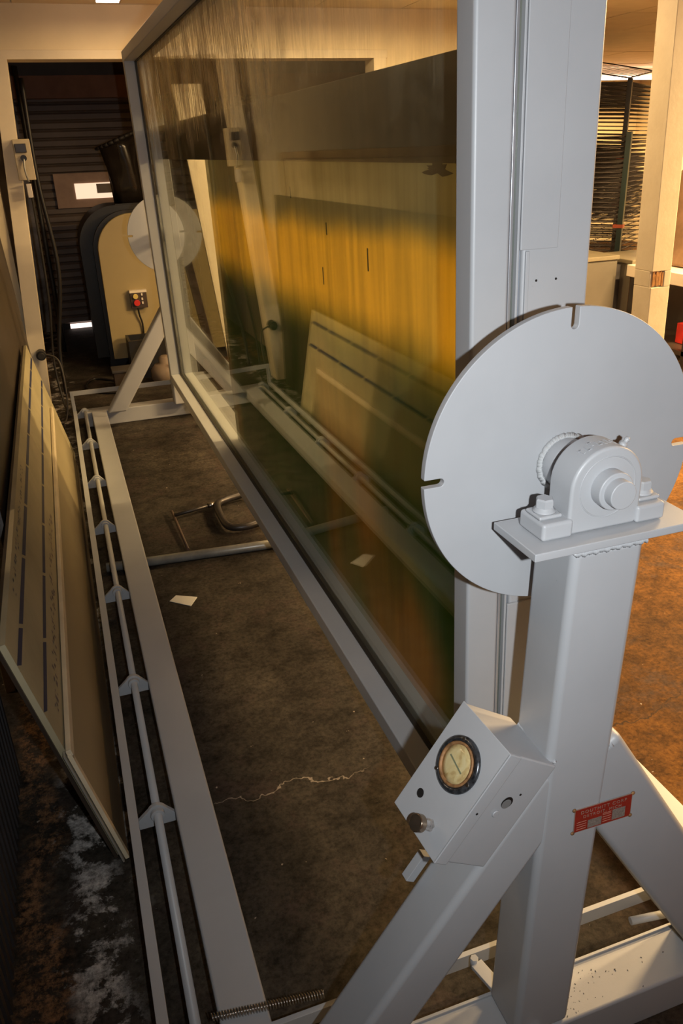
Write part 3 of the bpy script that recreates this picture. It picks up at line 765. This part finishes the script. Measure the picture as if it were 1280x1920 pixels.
MB().ring((kq+n_*0.018, n_, L_, w_), [(0.0105, 0), (0.0135, 0.002), (0.0135, 0.012), (0.0125, 0.0135)], 28).put('knob', simple('brass_brown_chrome', (0.33, 0.25, 0.18), 0.2, 0.9, var=0.25, scale=60), kb, bevel=0.0008)
fn = -w_
sq = P(-0.078, 0.050, -0.0003); MB().cyl(sq, sq+fn*0.0006, 0.0105, 24).put('knockout_hole', M_BLACK, cb)
MB().cyl(sq+L_*(-0.0022)+fn*0.0006, sq+L_*(-0.0022)+fn*0.001, 0.0085, 24).put('knockout_back', simple('box_inside', (0.2, 0.2, 0.2), 0.6), cb)
sq = P(-0.100, 0.058, -0.0003); MB().cyl(sq, sq+fn*0.0025, 0.006, 14).put('plug_button', M_PAINT, cb, bevel=0.0008)
for l, d in ((-0.060, 0.034), (-0.104, 0.100)):
    sq = P(l, d, -0.0047 if d > 0.09 else -0.0003); MB().cyl(sq, sq+fn*0.0006, 0.002, 10).put('screw_hole', M_BLACK, cb)
MB().obox(R0, L_, n_, w_, (-BL-0.13, -0.012, BW-0.022), (-BL-0.075, 0.006, BW-0.006)).put('box_bracket', M_PAINT, cb, bevel=0.001)

wb = MB(); rr = random.Random(8)
for k in range(60):
    p = P(0.003, 0.0, 0.008+0.088*k/59); wb.ring((p, w_, L_, n_), [(0.0, -0.004), (0.0042+0.001*rr.random(), 0), (0.0, 0.004)], 8)
wb.put('weld_bead', M_PAINT, mc)
# ---- name plate on the column
npx, npz = 0.628, 0.640
NX = Vector((0.11, 0, -0.002)).normalized(); NZ = Vector((-0.03, 0, 1)).normalized(); yp = 0.7745
pc = Vector((0.6265, yp, 0.5905))
nplate = MB().obox(pc, NX, NZ, (0, -1, 0), (0, 0, 0), (0.109, 0.049, 0.0010)).put('name_plate', M_PLTXT, mc)
MB().obox(pc, NX, NZ, (0, -1, 0), (0.0012, 0.0012, 0.0010), (0.1078, 0.0478, 0.0013)).put('red_field', M_PLATE, nplate)
def ptx(s, x, z, size, sp=1.0, xs=1.0): text(s, 'lettering', M_PLTXT, nplate, pc+NX*x+NZ*z+Vector((0, -0.0014, 0)), NX, NZ, size, 0.0001, spacing=sp, xs=xs)
ptx('DOUTHITT CORP', 0.011, 0.0370, 0.0092, 1.25, 1.0)
ptx('DETROIT, MICH', 0.016, 0.0275, 0.0085, 1.25, 1.0)
for bx0, bz0, bx1, bz1 in ((0.026, 0.003, 0.052, 0.020), (0.072, 0.004, 0.097, 0.026)):
    MB().obox(pc, NX, NZ, (0, -1, 0), (bx0, bz0, 0.0013), (bx1, bz1, 0.0015)).put('blank_field', simple('plate_field_grey', (0.30, 0.26, 0.23), 0.4, 0.3, var=0.3, scale=300), nplate)
mk = MB()
for x0, x1, zs in ((0.005, 0.023, (0.005, 0.010, 0.015, 0.020)), (0.054, 0.070, (0.006, 0.011, 0.016, 0.021, 0.024))):
    for z in zs: mk.obox(pc, NX, NZ, (0, -1, 0), (x0, z, 0.0013), (x1, z+0.0011, 0.0015))
mk.put('rule_lines', simple('plate_lines', (0.5, 0.22, 0.16), 0.5), nplate, kind='stuff')
for x, z in ((-0.001, 0.049), (0.110, 0.0485), (-0.001, 0.0), (0.109, 0.001)):
    q = pc+NX*x+NZ*z; MB().ring((q, (0, -1, 0), (1, 0, 0), (0, 0, 1)), [(0.0035, 0), (0.0033, 0.0016), (0.0014, 0.0026), (0, 0.0026)], 14).put('rivet', M_RUST, nplate)

# ================================================================== things on the floor
pp = MB().ring(((-0.02, 3.14, 0.021), Vector((1, -0.09, 0)).normalized(), Vector((0.09, 1, 0)).normalized(), (0, 0, 1)), [(0.0165, 0.0), (0.0205, 0.0), (0.0205, 1.35), (0.0165, 1.35)], 28, closed=True).put('steel_pipe', M_GALV)
tag(pp, 'galvanised steel pipe lying on the floor under the base rail', 'pipe')
cd = MB().add([(0.194, 2.788, 0.0005), (0.225, 2.824, 0.0005), (0.302, 2.776, 0.0005), (0.267, 2.718, 0.0005), (0.194, 2.788, 0.002), (0.225, 2.824, 0.002), (0.302, 2.776, 0.003), (0.267, 2.718, 0.003)], [(0,3,2,1),(4,5,6,7),(0,1,5,4),(1,2,6,5),(2,3,7,6),(3,0,4,7)]).put('paper_card', M_PAPER)
tag(cd, 'small white paper card lying on the dark floor', 'card')
cl = thing('c_clamp', 'dark iron C-clamp lying on the floor near the glass frame', 'clamp', (0.58, 3.42, 0))
MB().tube(catmull([(0.70, 3.66, 0.03), (0.60, 3.63, 0.03), (0.545, 3.58, 0.03), (0.535, 3.42, 0.03), (0.55, 3.31, 0.03), (0.62, 3.28, 0.03), (0.72, 3.31, 0.03)], 8), 0.018, 8).put('frame', M_DKSTEEL, cl)
MB().cyl((0.545, 3.60, 0.03), (0.33, 3.545, 0.03), 0.009, 14).put('screw', M_DKSTEEL, cl)
MB().cyl((0.53, 3.597, 0.03), (0.50, 3.589, 0.03), 0.014, 14).put('collar', M_STEEL, cl)
MB().cyl((0.325, 3.62, 0.02), (0.335, 3.19, 0.012), 0.0065, 10).put('handle', simple('rusty_rod', (0.06, 0.035, 0.025), 0.6), cl)

# ================================================================== back room things
cm = thing('cream_machine', 'cream enamelled machine with round shoulder standing in the back room', 'machine', (0.6, 6.9, 0))
def shoulder(x0, x1, z1, r, z0=0.0, fl=0.0):
    pts = [(x1, z0), (x0+fl, z0), (x0, z0+fl)]
    for k in range(13):
        t = PI - PI/2*k/12; pts.append((x0+r+r*math.cos(t), z1-r+r*math.sin(t)))
    pts.append((x1, z1)); return pts
MB().prism(shoulder(0.315, 1.5, 1.215, 0.28, 0.10), 'Y', 6.72, 6.78).put('end_cover', M_MACH, cm, bevel=0.008)
MB().prism(shoulder(0.193, 1.51, 1.268, 0.305, 0.08), 'Y', 6.92, 6.95).put('body_rim', M_BLACK, cm)
MB().box((0.4, 6.84, 0.1), (1.4, 6.92, 1.1)).put('bearing_case', M_BLACK, cm)
MB().prism(shoulder(0.285, 1.52, 1.235, 0.29, 0.08), 'Y', 6.782, 6.84).put('cover_rim', M_BLACK, cm)
MB().prism(shoulder(0.205, 1.5, 1.255, 0.30, 0.08), 'Y', 6.95, 7.7).put('body', M_MACHDK, cm)
MB().box((0.28, 6.80, 0), (1.45, 7.5, 0.08)).put('plinth', M_BLACK, cm)
sw = MB().box((0.505, 6.665, 0.50), (0.635, 6.718, 0.635)).put('switch_box', simple('switch_box_brown', (0.06, 0.04, 0.03), 0.4), cm, bevel=0.003)
MB().box((0.503, 6.66, 0.622), (0.637, 6.718, 0.64)).put('box_lid', M_WHITE, sw)
MB().cyl((0.545, 6.664, 0.595), (0.545, 6.645, 0.595), 0.02, 20).put('start_button', M_YEL, sw, bevel=0.002)
MB().cyl((0.55, 6.664, 0.545), (0.55, 6.64, 0.545), 0.024, 20).put('stop_button', M_RED, sw, bevel=0.002, label='red stop button')
for z in (0.61, 0.575, 0.545): MB().box((0.59, 6.655, z-0.012), (0.602, 6.664, z+0.006)).put('lamp', M_WHITE, sw)
MB().tube(catmull([(0.555, 6.68, 0.50), (0.56, 6.69, 0.44), (0.575, 6.70, 0.36), (0.57, 6.71, 0.2)]), 0.007).put('cord', M_BLACK, cm)
dr = thing('black_duct', 'shiny black wrapped duct standing up behind the cream machine', 'duct', (0.63, 7.2, 1.27))
pts = []
dm = MB(); k = 20
for i, (z, wd) in enumerate(((1.27, 0.13), (1.40, 0.135), (1.55, 0.145), (1.68, 0.155), (1.74, 0.16))):
    for j in range(24):
        t = 2*PI*j/24; rr_ = wd*(1+0.09*math.sin(5*t+i)); dm.v.append(Vector((0.665+rr_*math.cos(t)-0.012*i, 7.2+rr_*math.sin(t), z+(0.06*math.cos(t) if i == 4 else 0))))
for i in range(4):
    for j in range(24): dm.f.append((i*24+j, i*24+(j+1) % 24, (i+1)*24+(j+1) % 24, (i+1)*24+j)); dm.sm.append(True)
dm.f.append(tuple(range(96, 120))); dm.sm.append(False); dm.f.append(tuple(reversed(range(24)))); dm.sm.append(False)
dm.put('wrapped_sleeve', M_BLACKGL, dr)
MB().box((0.52, 7.06, 1.256), (0.81, 7.34, 1.27)).put('base_flange', M_BLACK, dr)
st = MB()
for j in range(24):
    t = 2*PI*j/24; t2 = 2*PI*(j+1)/24
    st.cyl((0.617+0.17*math.cos(t), 7.2+0.17*math.sin(t), 1.74+0.063*math.cos(t)), (0.617+0.17*math.cos(t2), 7.2+0.17*math.sin(t2), 1.74+0.063*math.cos(t2)), 0.014, 6)
st.put('gathered_rim', M_RUBBER, dr)
vp = thing('yellow_pipe_stand', 'yellowish upright pipe beside the shiny black duct', 'pipe', (0.88, 7.1, 1.256))
MB().cyl((0.885, 7.1, 1.256), (0.885, 7.1, 1.93), 0.022).put('pipe', M_TAN, vp)
MB().cyl((0.845, 7.1, 1.256), (0.845, 7.1, 1.80), 0.016).put('white_pipe', simple('white_flaked_paint', (0.5, 0.46, 0.42), 0.6), vp)
for z in (1.80, 1.66, 1.5): MB().cyl((0.885, 7.1, z), (0.885, 7.1, z+0.05), 0.034).put('coupling', simple('brassy_coupling', (0.42, 0.27, 0.1), 0.5), vp)
pt_ = thing('round_pot', 'pale round lidded pot on the floor behind the far stand', 'pot', (0.66, 6.15, 0))
MB().ring(((0.66, 6.2, 0.0), (0, 0, 1), (1, 0, 0), (0, 1, 0)), [(0.09, 0), (0.115, 0.03), (0.115, 0.1), (0.08, 0.14), (0.045, 0.15), (0.045, 0.19), (0.025, 0.205), (0.0, 0.205)], 28).put('body', simple('dusty_pot', (0.2, 0.15, 0.11), 0.6), pt_)
MB().box((0.70, 6.08, 0.10), (0.73, 6.10, 0.17)).put('red_tag', M_RED, pt_)
bx = thing('black_carton', 'black open crate on the floor behind the far stand', 'crate', (0.6, 6.45, 0))
MB().box((0.42, 6.38, 0.0), (0.98, 6.41, 0.3)).box((0.42, 6.41, 0.0), (0.44, 6.62, 0.3)).box((0.96, 6.41, 0.0), (0.98, 6.62, 0.3)).box((0.42, 6.62, 0.0), (0.98, 6.65, 0.3)).box((0.44, 6.41, 0.0), (0.96, 6.62, 0.02)).put('shell', M_BLACK, bx)
cr_ = thing('small_crate', 'small dark tool box beside the far stand leg', 'box', (0.2, 6.3, 0))
MB().box((0.26, 6.1, 0), (0.40, 6.25, 0.13)).put('body', M_DARKBROWN, cr_, bevel=0.004)
MB().box((0.25, 6.09, 0.131), (0.41, 6.26, 0.15)).put('lid', M_MACHDK, cr_, bevel=0.003)

# leaning boards seen through the glass
def plank(name, label, a0, a1, b0, b1, th, mat):
    a0, a1, b0, b1 = [Vector(q) for q in (a0, a1, b0, b1)]
    nrm = (a1-a0).cross(b0-a0).normalized()*th
    t = thing(name, label, 'board', a0)
    MB().add([a0, a1, b1, b0, a0+nrm, a1+nrm, b1+nrm, b0+nrm], [(0,1,2,3),(7,6,5,4),(0,4,5,1),(1,5,6,2),(2,6,7,3),(3,7,4,0)]).put('board', mat, t, bevel=0.002)
    return t
plank('cream_plank', 'cream painted plank leaning in the doorway behind the glass', (0.965, 4.93, 0.004), (1.095, 4.93, 0.004), (0.85, 5.58, 2.0), (1.03, 5.58, 2.0), 0.025, M_TRIMC)
plank('dark_plank', 'dark rough plank leaning beside the cream plank behind the glass', (0.93, 5.45, 0.004), (0.985, 5.45, 0.004), (0.70, 5.62, 1.65), (0.75, 5.62, 1.65), 0.03, simple('dark_rough_wood', (0.05, 0.03, 0.022), 0.8, var=0.5, scale=20))

# ================================================================== right-hand room
# wooden post (drawn with a slight lean) with a split near chest height
ps = thing('wooden_post', 'cream painted square wooden post with a split exposing bare wood', 'post', (2.5, 3.0, 0))
def postpt(x, y, z): return (x + (2.2-z)*0.036, y, z)
px0, px1, py0, py1 = 2.468-0.0, 2.565, 3.0, 3.09
pm = MB()
def pbox(a, b):
    pm.add([postpt(a[0], a[1], a[2]), postpt(b[0], a[1], a[2]), postpt(b[0], b[1], a[2]), postpt(a[0], b[1], a[2]), postpt(a[0], a[1], b[2]), postpt(b[0], a[1], b[2]), postpt(b[0], b[1], b[2]), postpt(a[0], b[1], b[2])],
           [(0,3,2,1),(4,5,6,7),(0,1,5,4),(1,2,6,5),(2,3,7,6),(3,0,4,7)])
pbox((2.462, 3.0, 0), (2.565, 3.12, 0.985)); pbox((2.462, 3.014, 0.985), (2.53, 3.12, 1.055)); pbox((2.53, 3.0, 0.985), (2.565, 3.12, 1.055)); pbox((2.462, 3.0, 1.055), (2.565, 3.12, CEIL-0.001))
pm.put('timber', M_POST, ps, bevel=0.003)
sm_ = MB(); rr = random.Random(2)
for k in range(7):
    x = 2.500+0.0078*k-0.026; sm_.add([], [])
    h = rr.uniform(-0.012, 0.008); a, b = (x, 3.003+rr.random()*0.004, 0.988+rr.uniform(0, 0.006)), (x+0.0074, 3.013, 1.052+h)
    sm_.add([postpt(a[0], a[1], a[2]), postpt(b[0], a[1], a[2]), postpt(b[0], b[1], a[2]), postpt(a[0], b[1], a[2]), postpt(a[0], a[1], b[2]), postpt(b[0], a[1], b[2]), postpt(b[0], b[1], b[2]), postpt(a[0], b[1], b[2])],
            [(0,3,2,1),(4,5,6,7),(0,1,5,4),(1,2,6,5),(2,3,7,6),(3,0,4,7)])
sm_.put('bare_wood_split', M_WOODRAW, ps, label='orange bare wood where the paint has split away')

# cabinets
def cabinet(x0, x1, y0, y1, h, label):
    t = thing('cabinet', label, 'cabinet', ((x0+x1)/2, (y0+y1)/2, 0), 'beige metal cabinets under the drying racks')
    MB().box((x0, y0+0.012, 0), (x1, y1, h-0.03)).put('carcass', M_BEIGE, t, bevel=0.004)
    MB().box((x0-0.006, y0-0.004, h-0.03), (x1+0.006, y1+0.006, h)).put('top', simple('worn_cabinet_top', (0.2, 0.17, 0.11), 0.4, var=0.15), t, bevel=0.004)
    d = MB().box((x0+0.03, y0, 0.05), (x1-0.03, y0+0.012, h-0.045)).put('door', M_BEIGE, t, bevel=0.002)
    MB().box((x0+0.05, y0-0.012, h*0.5), (x0+0.065, y0, h*0.5+0.1)).put('handle', M_STEEL, d)
cabinet(3.2, 3.86, 5.0, 5.42, 0.835, 'beige metal cabinet seen right beside the tall grey frame')
cabinet(3.93, 4.55, 4.93, 5.42, 0.80, 'beige metal cabinet nearest the cream wooden post')
MB().box((3.868, 5.05, 0), (3.922, 5.4, 0.76)).put('filler', M_MACHDK, None)
fo = bpy.data.objects['filler']; fo.name = 'filler_strip'; tag(fo, 'dark grey filler upright between the two beige cabinets', 'panel')

# drying racks
def rack(name, label, corner, ang, w, d, z0, z1, n, nw, mat_post, mat_wire, tiltz=0.0):
    t = thing(name, label, 'drying rack', (corner[0], corner[1], 0), None)
    c, s = math.cos(ang), math.sin(ang)
    e1, e2 = Vector((c, s, 0)), Vector((-s, c, 0)); O = Vector((corner[0], corner[1], 0))
    sh = MB(); r = 0.0025
    A, B, Cc, D = Vector((0, 0, 0)), e1*w, e1*w+e2*d+Vector((0, 0, tiltz)), e2*d+Vector((0, 0, tiltz))
    for p, q in ((A, B), (B, Cc), (Cc, D), (D, A)): sh.cyl(p, q, 0.0045, 5)
    for k in range(1, nw): f = k/nw; sh.cyl(A.lerp(B, f), D.lerp(Cc, f), r*0.8, 4)
    for k in range(1, nw//3): f = k/(nw//3); sh.cyl(A.lerp(D, f), B.lerp(Cc, f), r, 4)
    me = sh.mesh('wire_shelf', mat_wire)
    for k in range(n):
        o = newobj('wire_shelf', me, t); o.location = (0, 0, z0+(z1-z0)*k/(n-1)); OFF[o] = OFF[t]
    for (a, b_) in ((0, 0), (w, 0), (0, d), (w, d)):
        p = O+e1*a+e2*b_
        MB().obox(p, e1, e2, (0, 0, 1), (-0.02, -0.02, 0.0), (0.02, 0.02, z1+0.03)).put('upright', mat_post, t, bevel=0.002)
    for k in range(2):
        zz = z0+(z1-z0)*(0.12+0.33*k)
        p = O+Vector((0, 0, zz)); MB().obox(p, e1, e2, (0, 0, 1), (-0.028, -0.028, 0), (0.028, 0.05, 0.025)).put('orange_clip', M_ORANGE, t)
    if tiltz:
        tl = MB(); q = [O+Vector((0, 0, 2.09)), O+e1*w+Vector((0, 0, 2.20)), O+e1*w+e2*d*0.6+Vector((0, 0, 2.30)), O+e2*d*0.6+Vector((0, 0, 2.19))]
        tl.tube(catmull([q[0]+e1*0.05, q[1]-e1*0.05, q[1]+e2*0.05, q[2]-e2*0.05, q[2]-e1*0.05, q[3]+e1*0.05, q[3]-e2*0.05, q[0]+e2*0.05, q[0]+e1*0.05], 4), 0.006, 6)
        for k in range(1, 9): tl.cyl(q[0].lerp(q[1], k/9), q[3].lerp(q[2], k/9), 0.0028, 4)
        tl.put('tilted_shelf', mat_wire, t)
    return t
rack('drying_rack', 'dark green drying rack of closely stacked wire shelves behind the beige cabinets', (4.27, 5.56), math.radians(38), 0.95, 0.85, 0.42, 1.62, 34, 14, M_GREENMET, M_WIRE)
rack('drying_rack', 'taller black drying rack of wire shelves rising behind the green one', (4.98, 6.55), math.radians(40), 1.2, 0.95, 0.9, 2.05, 34, 16, M_BLACK, M_WIRE, 0.05)

# fluorescent fixtures, plus some added unseen fill lights built alike
def fixture(x0, x1, y, z, label, energy, tw=0.06, along='X', up=False):
    t = thing('fluorescent_light', label, 'light', ((x0+x1)/2, y, z), 'fluorescent ceiling lights')
    MB().box((x0, y-tw, z), (x1, y+tw, CEIL-0.001)).put('housing', M_WHITE, t, bevel=0.004)
    for dy in (-0.03, 0.03): MB().cyl((x0+0.02, y+dy, z-0.025), (x1-0.02, y+dy, z-0.025), 0.016, 14).put('tube', M_TUBE, t)
    o = lamp('fluorescent_glow', 'AREA', (0, 0, -0.06), energy, WARM, shape='RECTANGLE', size=x1-x0, size_y=0.14)
    o.parent = t; return t
fixture(6.3, 8.7, 9.9, 2.35, 'long fluorescent light at the far end above the drying racks', 330, 0.012)
fixture(0.42, 0.58, 5.19, 2.42, 'short fluorescent light on the ceiling before the doorway', 3.2)
fixture(-2.1, -1.1, 2.7, 2.38, 'added unseen fill light over the left side behind the panels', 9)  # out-of-view lamp put in to lift the left wall and top rails
fixture(1.5, 2.1, 3.4, 2.38, 'added unseen fill light between the glass frame and the wooden post', 12)  # extra lamp hidden behind the frame, added to light the post's left face
fixture(3.3, 4.6, 3.0, 2.38, 'fluorescent light over the right-hand aisle', 330)
fixture(3.6, 4.8, 1.5, 2.38, 'fluorescent light over the near right floor', 220)
fixture(1.2, 2.5, 4.72, 2.42, 'added unseen fill light brightening the wall above the wide doorway', 48, 0.03)  # added lamp, kept out of view, brightens the wall showing through the glass
fixture(6.2, 7.6, 4.6, 2.38, 'fluorescent light far off to the right', 330)

# table at the right edge with red bin
tb = thing('work_table', 'white topped work table past the wooden post at the right edge', 'table', (4.3, 4.5, 0))
MB().box((3.86, 4.2, 0.70), (4.9, 4.9, 0.78)).put('tabletop', M_WHITE, tb, bevel=0.004)
for x, y in ((3.9, 4.25), (4.85, 4.25), (3.9, 4.85), (4.85, 4.85)): MB().box((x-0.02, y-0.02, 0), (x+0.02, y+0.02, 0.70)).put('leg', M_DKSTEEL, tb)
MB().box((3.88, 4.22, 0.25), (4.88, 4.88, 0.28)).put('lower_shelf', M_DARKBROWN, tb)
rb = MB().box((4.02, 4.28, 0.281), (4.2, 4.5, 0.42)).put('red_box', M_RED, None, bevel=0.005); tag(rb, 'red box on the lower shelf of the white work table', 'box')
ct = MB().box((4.25, 4.3, 0.281), (4.7, 4.7, 0.55)).put('carton', simple('cardboard_brown', (0.2, 0.12, 0.06), 0.8), None, bevel=0.005); tag(ct, 'brown carton beside the red box under the work table', 'box')
cv = thing('covered_equipment', 'brown covered equipment standing on the white work table', 'equipment', (4.4, 4.55, 0.78))
MB().prism([(4.02, 0.781), (4.8, 0.781), (4.76, 1.38), (4.5, 1.46), (4.12, 1.40)], 'Y', 4.45, 4.8).put('cover', simple('brown_dust_cover', (0.22, 0.13, 0.07), 0.8, var=0.3), cv, bevel=0.03)
